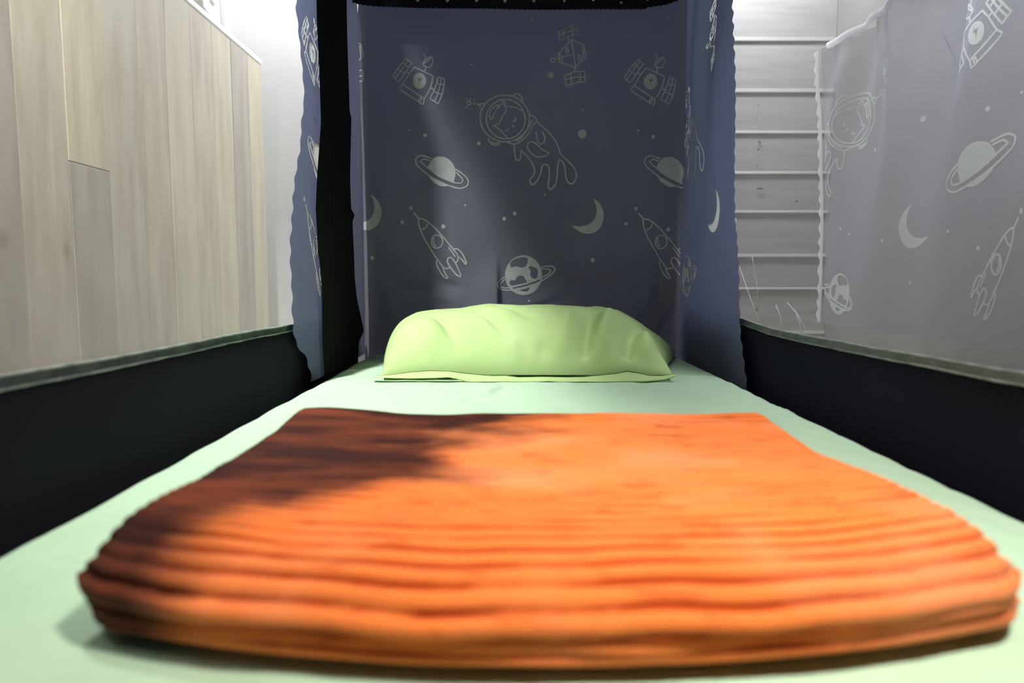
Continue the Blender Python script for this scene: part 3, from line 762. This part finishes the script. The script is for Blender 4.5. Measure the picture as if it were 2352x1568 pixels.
def rounded(P, closed):
    # soften a hand-drawn line, keeping its sharp corners
    n = len(P)
    if n < 4: return P
    def tan(i):
        a = P[i - 1] if i else (P[-2] if closed else None); b = P[i + 1] if i < n - 1 else (P[1] if closed else None)
        if a is None or b is None: return (0, 0)
        u = (P[i][0] - a[0], P[i][1] - a[1]); v = (b[0] - P[i][0], b[1] - P[i][1])
        lu, lv = math.hypot(*u) or 1, math.hypot(*v) or 1
        if (u[0] * v[0] + u[1] * v[1]) / (lu * lv) < .30: return (0, 0)
        m = min(lu, lv); return ((u[0] / lu + v[0] / lv) * .5 * m, (u[1] / lu + v[1] / lv) * .5 * m)
    T = [tan(i) for i in range(n)]; out = []
    for i in range(n - 1):
        for k in range(6):
            t = k / 6; h1 = 2 * t ** 3 - 3 * t * t + 1; h2 = t ** 3 - 2 * t * t + t; h3 = 3 * t * t - 2 * t ** 3; h4 = t ** 3 - t * t
            out.append(tuple(h1 * P[i][c] + h2 * T[i][c] + h3 * P[i + 1][c] + h4 * T[i + 1][c] for c in (0, 1)))
    return out + [P[-1]]
for k_ in ('printed_cat', 'printed_ringed_planet', 'printed_spotted_planet', 'printed_moon', 'printed_rocket'):
    MOT[k_]['strokes'] = [P if len(P) > 14 and math.hypot(P[0][0] - P[-1][0], P[0][1] - P[-1][1]) < 1e-6 else rounded(P, math.hypot(P[0][0] - P[-1][0], P[0][1] - P[-1][1]) < 1e-6) for P in MOT[k_]['strokes']]
    MOT[k_]['fills'] = [[lp if len(lp) > 24 else rounded(lp + [lp[0]], True)[:-1] for lp in lps] for lps in MOT[k_]['fills']]
CENTRE = {}
for k_, m_ in MOT.items():
    P = [p for s in m_['strokes'] for p in s] + [p for fl_ in m_['fills'] for lp in fl_ for p in lp]
    CENTRE[k_] = ((min(p[0] for p in P) + max(p[0] for p in P)) / 2, (min(p[1] for p in P) + max(p[1] for p in P)) / 2)

class Cloth:
    def __init__(s, pos, left, right, top, bottom):
        s.pos, s.left, s.right, s.top, s.bottom = pos, left, right, top, bottom
        s.holes = None
    def mesh(s, name, mat, parent, NU=120, NV=160, thick=0.0009):
        vs_ = []
        for j in range(NV):
            q = j / (NV - 1)
            for i in range(NU):
                p = i / (NU - 1)
                z = s.bottom + (s.top - s.bottom) * q
                l, r = s.left(z), s.right(z)
                u = l + (r - l) * p
                vs_.append(s.pos(u, z))
        fc = grid_faces(NU, NV)
        if s.holes: fc = [f_ for k, f_ in enumerate(fc) if (k % (NU - 1), k // (NU - 1)) not in s.holes]   # the ink replaces the cloth there
        return link(name, vs_, fc, mat, parent)
    def cell(s, u, z):
        l, r = s.left(z), s.right(z)
        return int((u - l) / (r - l) * (s.NU - 1)), int((z - s.bottom) / (s.top - s.bottom) * (s.NV - 1))
    def inside(s, u, z): return s.left(z) + .001 <= u <= s.right(z) - .001 and s.bottom <= z <= s.top
    def at(s, u, z, off):
        e = .003
        p = Vector(s.pos(u, z)); a = Vector(s.pos(u + e, z)) - p; b = Vector(s.pos(u, z + e)) - p
        n = a.cross(b).normalized()
        # towards the camera side (inside of the bed)
        c = Vector((0.02, 0.6, .4)) - p
        if n.dot(c) < 0: n = -n
        return p + n * off
    def decal(s, name, mat, parent, motif, tf, width=0.0042, off=0.0011):
        """motif strokes and fills pressed on to this cloth; tf maps print coordinates to cloth coordinates"""
        vs_, fs_ = [], []
        def add_face(pts):
            cu = sum(p[0] for p in pts) / len(pts); cz = sum(p[1] for p in pts) / len(pts)
            if not s.inside(cu, cz): return
            k = len(vs_)
            for p in pts: vs_.append(s.at(p[0], p[1], off))
            fs_.append(tuple(range(k, k + len(pts))))
        for P in motif['strokes']:
            Q = [tf(*p) for p in P]
            R = []
            for a, b in zip(Q, Q[1:]):                      # resample
                d = math.hypot(b[0] - a[0], b[1] - a[1]); n = max(1, int(d / .009))
                R += [(a[0] + (b[0] - a[0]) * i / n, a[1] + (b[1] - a[1]) * i / n) for i in range(n)]
            R.append(Q[-1])
            if s.holes is not None:
                for a, b in zip(R, R[1:]):
                    for i in range(9): s.holes.add(s.cell(a[0] + (b[0] - a[0]) * i / 9, a[1] + (b[1] - a[1]) * i / 9))
            L_, Rr = [], []
            for i, p in enumerate(R):
                a = R[max(0, i - 1)]; b = R[min(len(R) - 1, i + 1)]
                dx, dy = b[0] - a[0], b[1] - a[1]; l = math.hypot(dx, dy) or 1
                hw = width / 2 * (.85 + .3 * nz(p[0] * 40, p[1] * 40, 9))
                L_.append((p[0] - dy / l * hw, p[1] + dx / l * hw)); Rr.append((p[0] + dy / l * hw, p[1] - dx / l * hw))
            base = {}
            for i in range(len(R) - 1):
                cu, cz = (R[i][0] + R[i + 1][0]) / 2, (R[i][1] + R[i + 1][1]) / 2
                if not s.inside(cu, cz): continue
                idx = []
                for key, pt in ((('l', i), L_[i]), (('r', i), Rr[i]), (('r', i + 1), Rr[i + 1]), (('l', i + 1), L_[i + 1])):
                    if key not in base: base[key] = len(vs_); vs_.append(s.at(pt[0], pt[1], off))
                    idx.append(base[key])
                fs_.append(tuple(idx))
        for loops in motif['fills']:
            LP = [[tf(*p) for p in lp] for lp in loops]
            LP = [lp[:-1] if math.hypot(lp[0][0] - lp[-1][0], lp[0][1] - lp[-1][1]) < 1e-6 else lp for lp in LP]
            pts, eds = [], []
            for lp in LP:
                k = len(pts); pts += [Vector(p) for p in lp]; eds += [(k + i, k + (i + 1) % len(lp)) for i in range(len(lp))]
            x0, x1 = min(p.x for p in pts), max(p.x for p in pts); y0, y1 = min(p.y for p in pts), max(p.y for p in pts)
            stp = .011; x = x0 + stp / 2
            while x < x1:
                y = y0 + stp / 2
                while y < y1: pts.append(Vector((x + .001 * nz(x * 90, y * 90), y))); y += stp
                x += stp
            ov, oe, of, *_ = geometry.delaunay_2d_cdt(pts, eds, [], 0, 1e-6)
            def odd(x, y):
                c = False
                for lp in LP:
                    for (ax, ay), (bx, by) in zip(lp, lp[1:] + lp[:1]):
                        if (ay > y) != (by > y) and x < (bx - ax) * (y - ay) / (by - ay) + ax: c = not c
                return c
            if s.holes is not None:
                e = .0022; x = x0
                while x < x1:
                    y = y0
                    while y < y1:
                        if odd(x - e, y) and odd(x + e, y) and odd(x, y - e) and odd(x, y + e): s.holes.add(s.cell(x, y))
                        y += .0012
                    x += .0012
            base = {}
            for f__ in of:
                cx = sum(ov[i].x for i in f__) / len(f__); cy = sum(ov[i].y for i in f__) / len(f__)
                if odd(cx, cy) and s.inside(cx, cy):
                    idx = []
                    for i in f__:
                        if i not in base: base[i] = len(vs_); vs_.append(s.at(ov[i].x, ov[i].y, off))
                        idx.append(base[i])
                    fs_.append(tuple(idx))
        if len(fs_) < 2: return None
        return link(name, vs_, fs_, mat, parent)
    def star(s, mat, parent, u, z, r, ru=None, off=.0011):
        if not s.inside(u, z): return
        ru = ru or r
        vs_ = [s.at(u, z, off)] + [s.at(u + ru * math.cos(a * math.pi / 5), z + r * math.sin(a * math.pi / 5), off) for a in range(10)]
        link('printed_star', vs_, [(0, 1 + i, 1 + (i + 1) % 10) for i in range(10)], mat, parent)
def shift(du, dz): return lambda x, z: (x + du, z + dz)

# ---- back curtain
PXM = 1 / 787.0
def back_d(u, z):
    px, py = proj(u, 2.0, z)
    d = .010 * math.sin((px - 820) / 118.0 + .6 * math.sin(py / 210.0)) * (.5 + .5 * smooth(0, 500, py))
    d += .006 * math.sin((px + .35 * py) / 61.0) * smooth(250, 700, py)
    d += .005 * nz(px / 190.0, py / 260.0, 4)
    # gathered ridge rising above the pillow: lit left flank, sharp right drop
    a = .034 * smooth(560, 712, py)
    w_ = 12 + 95 * smooth(470, 720, py)
    xr = 1141 - .02 * (700 - py) + 0
    t = px - xr
    if t < 0: d += a * math.exp(-(t / w_) ** 2 * 1.4) if False else a * max(0, 1 + t / w_) ** 1.3
    else: d += a * math.exp(-(t / 7.0) ** 2)
    # fold beside the right corner turning towards the pillow
    xf = interp([(560, 1530), (640, 1536), (690, 1528), (740, 1490), (790, 1470)], py)
    d += .016 * smooth(520, 680, py) * math.exp(-((px - xf - 18) / 22.0) ** 2) - .014 * smooth(520, 680, py) * math.exp(-((px - xf + 12) / 18.0) ** 2)
    # slack creases over the pillow
    for (ax, ay, bx, by, wd, am) in ((1230, 694, 1345, 640, 9, .005), (985, 640, 1060, 662, 10, -.006), (1220, 706, 1300, 688, 6, -.004), (930, 660, 1050, 690, 14, .006), (1380, 690, 1440, 600, 10, .004), (880, 640, 900, 740, 14, -.008), (1340, 560, 1480, 300, 40, .010), (1010, 420, 1060, 600, 30, .008)):
        dd, tt = seg_d(px, py, (ax, ay, bx, by))
        if -.2 < tt < 1.2: d += am * math.exp(-(dd / wd) ** 2) * smooth(-.2, .15, tt) * smooth(1.2, .8, tt)
    d *= smooth(1566, 1530, px) * .85 + .15
    d *= smooth(805, 860, px) * .85 + .15
    return min(d, .030) if z < .06 else min(d, .05)
back = Cloth(lambda u, z: (u, 2.0 - back_d(u, z), z), lambda z: -.4365 - .024 * smooth(.70, .67, z) + .003 * math.sin(z * 40), lambda z: .497 + .0015 * math.sin(z * 50), 1.12, -.12)
bc = thing('printed_curtain', 'dark navy curtain printed with cat, planets and rockets hanging behind the pillow', 'curtain')
back.mesh('cloth', M['navy'], bc, 230, 260)
def px_shift(k): return k * on_y(1176 + 1, 400, 2.0)[0]
for name, shifts in (('printed_satellite', (0, 524)), ('printed_space_station', (0, -503)), ('printed_cat', (0, -516)), ('printed_ringed_planet', (0, 523)),
                     ('printed_spotted_planet', (0,)), ('printed_moon', (0, -512)), ('printed_rocket', (0, 518))):
    for sh in shifts: back.decal(name, M['print'], bc, MOT[name], shift(px_shift(sh), .01 if (name == 'printed_moon' and sh) else 0))
for (px, py, r) in ((1221, 45, 4), (1265, 171, 6.5), (1338, 306, 10), (1100, 330, 4.5), (977, 312, 4.5), (942, 300, 2), (1340, 251, 2), (1465, 301, 2.5), (1499, 315, 4), (925, 511, 4.5), (1020, 521, 5), (1069, 472, 2), (1158, 502, 4.5), (1182, 490, 4.5),
                    (1252, 447, 2.5), (1438, 514, 4), (1534, 527, 4.5), (1362, 597, 5), (1215, 691, 2.5), (855, 592, 4.5), (820, 296, 9), (1535, 43, 2.5), (1009, 51, 2), (1083, 149, 1.5), (799, 148, 7)):
    u, z = on_y(px, py, 2.0); back.star(M['print'], bc, u, z, r * PXM)

# ---- right return curtain (runs along the right side of the bed)
RX = 0.486
def edge_x(pts, X, sgn, scal=0.0, per=.03):
    q = sorted([(on_x(px, py, X)[1], on_x(px, py, X)[0]) for px, py in pts])
    return lambda z: sgn * interp(q, z) + scal * math.sin(2 * math.pi * z / per + 2 * nz(z * 6, X))
r_edge = edge_x([(1679, -40), (1681, 60), (1684, 200), (1687, 300), (1690, 400), (1691, 480), (1695, 560), (1698, 640), (1700, 720), (1703, 770), (1711, 830), (1718, 885), (1719, 930)], RX, -1, .0042, .033)
def r_d(u, z):
    y = -u
    return .006 * math.sin(y * 30 + z * 3) * smooth(.2, .7, z) + .004 * nz(y * 6, z * 4, 2) + .010 * smooth(.12, -.02, z) * 0
rightc = Cloth(lambda u, z: (RX - r_d(u, z), -u, z), lambda z: -1.985, r_edge, 1.12, -.06)
rc = thing('printed_curtain', 'pale navy printed curtain turned along the right side beside the pillow', 'curtain')
rightc.holes = set(); rightc.NU, rightc.NV = 230, 560
def place(cl, name, px, py, X, parent, mat, mirror=False, su=1.0, sz=1.0, dirs=-1, width=.0042):
    Y, z = on_x(px, py, X); cx, cz = CENTRE[name]
    u0 = dirs * Y
    m_ = -1 if mirror else 1
    return cl.decal(name, mat, parent, MOT[name], lambda x, zz: (u0 + m_ * su * (x - cx), z + sz * (zz - cz)), width)
place(rightc, 'printed_space_station', 1632, 80, RX, rc, M['print_bright'])
place(rightc, 'printed_cat', 1578, 312, RX, rc, M['print'])
place(rightc, 'printed_moon', 1641, 484, RX, rc, M['print_bright'])
place(rightc, 'printed_spotted_planet', 1580, 634, RX, rc, M['print'])
for (px, py, r) in ((1614, 112, 7), (1623, 253, 9), (1654, 606, 5), (1703 - 10, 508, 8), (1573, 486, 5), (1590, 433, 2)):
    Y, z = on_x(px, py, RX); rightc.star(M['print_bright'], rc, -Y, z, r * Y / F, r * Y / F)

rightc.mesh('cloth', M['navy_side'], rc, rightc.NU, rightc.NV)
# ---- left return curtain and the black cloth that paints its shaded part
LX = -0.430
l_pts = [(680, -40), (678, 20), (683, 60), (690, 130), (695, 190), (696, 230), (687, 290), (686, 330), (676, 390), (671, 440), (669, 500), (666, 560), (667, 620), (670, 660), (671, 720), (675, 765), (682, 795), (697, 812), (703, 830), (709, 850), (711, 870)]
lq = sorted([(on_x(px, py, LX)[1], on_x(px, py, LX)[0]) for px, py in l_pts])
l_edge = lambda z: interp(lq, z) + .0045 * math.sin(2 * math.pi * z / .042 + 2 * nz(z * 5, 1))
def l_d(u, z): return .004 * math.sin(u * 22 + z * 5) + .003 * nz(u * 7, z * 5, 6) + .004
leftc = Cloth(lambda u, z: (LX + l_d(u, z) * .6, u, z), l_edge, lambda z: 1.978, 1.12, on_x(711, 866, LX)[1] - .01)
lc = thing('printed_curtain', 'narrow blue printed curtain with scalloped edge hanging at the left beside black cloth', 'curtain')
leftc.holes = set(); leftc.NU, leftc.NV = 260, 560
place(leftc, 'printed_satellite', 716, 115, LX, lc, M['print_bright'], dirs=1)
place(leftc, 'printed_ringed_planet', 729, 375, LX, lc, M['print_bright'], dirs=1)
place(leftc, 'printed_rocket', 722, 572, LX, lc, M['print'], dirs=1)
for (px, py, r) in ((698, 256, 4), (722, 275, 7), (685, 518, 6), (729, 790, 6), (722, 535, 4)):
    Y, z = on_x(px, py, LX); leftc.star(M['print_bright'], lc, Y, z, r * Y / F, r * Y / F)

leftc.mesh('cloth', M['navy_side'], lc, leftc.NU, leftc.NV)
BX = -0.419
def edge_fn(pts, X):
    q = sorted([(on_x(px, py, X)[1], on_x(px, py, X)[0]) for px, py in pts])
    return lambda z: interp(q, z)
b_l = edge_fn([(725, -40), (726, 40), (731, 150), (735, 280), (727, 400), (723, 480), (728, 580), (736, 640), (737, 720), (738, 790), (742, 850), (744, 880)], BX)
b_r = edge_fn([(794, -40), (797, 100), (801, 258), (805, 268), (804, 400), (807, 480), (815, 493), (810, 508), (813, 640), (818, 690), (828, 735), (834, 760), (822, 785), (820, 880)], BX)
blackc = Cloth(lambda u, z: (BX + .003 * nz(u * 8, z * 4, 3) + .002, u, z), b_l, b_r, 1.12, -.03)
kc = thing('painted_shade_curtain', 'black cloth standing in for the shaded curtain at the left corner', 'curtain')
o = blackc.mesh('cloth', M['black'], kc, 40, 200)
def b_line(a, b, n=20): return dict(strokes=[[(on_x(a[0] + (b[0] - a[0]) * i / n, a[1] + (b[1] - a[1]) * i / n, BX)) for i in range(n + 1)]], fills=[])
for a, b in (((750, 40), (758, 640)), ((757, 640), (757, 860)), ((758, 490), (812, 510)), ((760, 750), (805, 770)), ((740, 380), (775, 384)), ((745, 648), (766, 649))):
    blackc.decal('stitching', M['thread'], kc, b_line(a, b), lambda y, z: (y, z), .0010, .0008)

# ---- valance across the top of the back curtain
VY = 1.90
v_pts = [(800, -4), (805, 3), (830, 10), (860, 14), (960, 17), (1160, 20), (1300, 21), (1480, 20), (1488, 16), (1530, 10), (1562, -2)]
vq = [(on_y(px, py, VY)[0], on_y(px, py, VY)[1]) for px, py in v_pts]
va = thing('valance', 'very dark dotted valance with a scalloped lower edge across the top of the back curtain', 'valance')
NVX = 420
vx0, vx1 = vq[0][0], vq[-1][0]
vs_ = []
for j in range(24):
    q = j / 23
    for i in range(NVX):
        x = vx0 + (vx1 - vx0) * i / (NVX - 1)
        zb = interp(vq, x) - .0022 * abs(math.sin(math.pi * x / .0135))
        vs_.append((x, VY + .004 * nz(x * 7, q * 2) + .03 * q * q, zb + (TZ - .015 - zb) * q))
link('cloth', vs_, grid_faces(NVX, 24), M['valance'], va)
for (px, py, r) in ((894, -1, 3), (960, 2, 4), (1028, 3, 4), (1095, 3, 3.5), (1160, 4, 3.5), (1226, 4, 3.5), (1296, 4, 3), (1362, 2, 3), (1426, 8, 2.5), (1486, 1, 3)):
    x, z = on_y(px, py, VY)
    vs_ = [(x, VY - .006, z)] + [(x + r * VY / F * math.cos(a * math.pi / 4), VY - .006, z + r * VY / F * math.sin(a * math.pi / 4)) for a in range(8)]
    link('printed_star', vs_, [(0, 1 + i, 1 + (i + 1) % 8) for i in range(8)], M['print_bright'], va, False)

# ---- unseen roof added above the frame to block lamp light
rf_ = thing('light_blocking_roof', 'unseen dark cloth roof added over the canopy frame to block light', 'canopy')
vs_ = []
for j in range(30):
    for i in range(20):
        x = TX0 + (TX1 - TX0) * i / 19; y = 0.85 + (TY1 - 0.85) * j / 29
        vs_.append((x, y, TZ + .012 - .012 * math.sin(math.pi * i / 19) * math.sin(math.pi * j / 29)))
link('cloth', vs_, grid_faces(20, 30), M['roof'], rf_)

# ---- sheer printed curtain beyond the right netting
SX = 0.92
s_pts = [(1908, 95), (1907, 200), (1908, 330), (1904, 450), (1899, 560), (1897, 660), (1892, 740), (1890, 765)]
s_edge0 = edge_fn(s_pts, SX)
def s_d(u, z):
    y = -u
    t = smooth(.05, .85, z)
    t = smooth(.25, .80, z)
    d = .030 * math.sin(y * 19 + 1.6 * math.sin(z * 4 + y * 3)) * (.10 + .90 * t)
    d += .010 * math.sin(y * 47 + z * 6) * t * t + .004 * nz(y * 7, z * 3, 7)
    return d
hem_q = sorted([on_x(px, py, SX) for px, py in ((2200, -75), (2080, 0), (1990, 52), (1940, 84), (1905, 113), (1900, 118))])
hem_z = lambda y: interp(hem_q, y)
sheer = Cloth(lambda u, z: (SX - s_d(u, z), -u, z + (hem_z(max(-u, 1.2)) - .862) * smooth(.45, .862, z)), lambda z: -s_edge0(z), lambda z: -.55, .862, .082)
sc_ = thing('sheer_curtain', 'grey sheer printed curtain hung from a white cord beyond the right netting', 'curtain')
sheer.mesh('cloth', M['sheer'], sc_, 260, 120)
# scalloped white selvedge on its far edge
vs_ = []
NSE = 160
for j in range(NSE):
    z = .085 + (.872 - .085) * j / (NSE - 1)
    y = s_edge0(z); x = SX - s_d(-y, z) - .004
    wd = .010 + .010 * math.sin(2 * math.pi * z / .085 + 1.5 * nz(z * 9, 2)) ** 2
    for k in range(4):
        vs_.append((x - .004 * math.sin(k / 3 * math.pi), y + .012 - .030 * 0 + wd * (k / 3) * 1.6 - .004, z))
link('selvedge', vs_, grid_faces(4, NSE), M['hem'], sc_)
pts = []
for i in range(80):
    y = .55 + (2.02 - .55) * i / 79
    pts.append((SX - .01 - s_d(-y, .86) * .5, y, hem_z(y) if y > 1.3 else hem_z(1.3) + 0.0))
tube('top_cord', pts, .0085, M['hem'], sc_, 10)
for (name, px, py, su) in (('printed_satellite', 2272, 62, 1.0), ('printed_ringed_planet', 2246, 378, 1.1), ('printed_moon', 2098, 518, 1.3), ('printed_rocket', 2284, 612, .74),
                           ('printed_cat', 1934, 346, 1.15), ('printed_space_station', 2040, 165, 1.0), ('printed_spotted_planet', 1925, 675, 1.0)):
    place(sheer, name, px, py, SX, sc_, M['sheer_print'], True, su, 1.0, -1, .0052)
for (px, py, r) in ((2276, 248, 6), (2330, 210, 3), (1996, 345, 4), (2030, 552, 4), (2181, 531, 4), (2248, 569, 6), (2088, 650, 5), (1932, 525, 4), (1948, 538, 3), (2115, 272, 7)):
    Y, z = on_x(px, py, SX); sheer.star(M['sheer_print'], sc_, -Y, z, r * Y / F)
for y in (.6, 1.97):
    tube('wall_bracket', [(SX - .01, y, hem_z(max(y, 1.3)) + .004), (SX + .12, y, hem_z(max(y, 1.3)) + .012), (XR - .001, y, hem_z(max(y, 1.3)) + .012)], .002, M['hem'], sc_, 8)

# ---- shrub outside the window
sh = bpy.data.objects.new('garden_shrub', None); COL.objects.link(sh)
tag(sh, 'grey-brown leafy shrub seen through the window at upper left', 'shrub')
M['leaf'] = plain_mat('shrub_leaves', (0.30, 0.30, 0.30), (0.50, 0.40, 0.30), 0.7, 9)
M['stem'] = plain_mat('shrub_stem', (0.16, 0.12, 0.09), (0.22, 0.17, 0.12), 0.8, 9)
for k in range(5):
    x = -1.9 + .3 * k
    tube('stem', [(x, 3.35, FZ), (x + .05, 3.33, .4), (x + .12 * math.sin(k), 3.3, 1.5)], .018, M['stem'], sh, 6, rf=lambda u: .022 - .015 * u)
vs_, fs_ = [], []
for i in range(1500):
    c = Vector((random.uniform(-2.4, -.9), random.uniform(3.1, 3.5), random.uniform(.0, 1.75)))
    a = Vector((random.uniform(-1, 1), random.uniform(-1, 1), random.uniform(-1, 1))).normalized(); b = a.orthogonal().normalized()
    s_ = random.uniform(.02, .045); k = len(vs_)
    vs_ += [c - a * s_, c - b * s_ * .45, c + a * s_, c + b * s_ * .45]; fs_.append((k, k + 1, k + 2, k + 3))
lv = link('foliage', vs_, fs_, M['leaf'], sh, False); lv['kind'] = 'stuff'
structure('ground', box_v(-4, 2, YB + .12, 6, FZ - .12, FZ), BOXF, plain_mat('garden_ground', (0.25, 0.24, 0.2), (0.3, 0.28, 0.24), .9, 4))
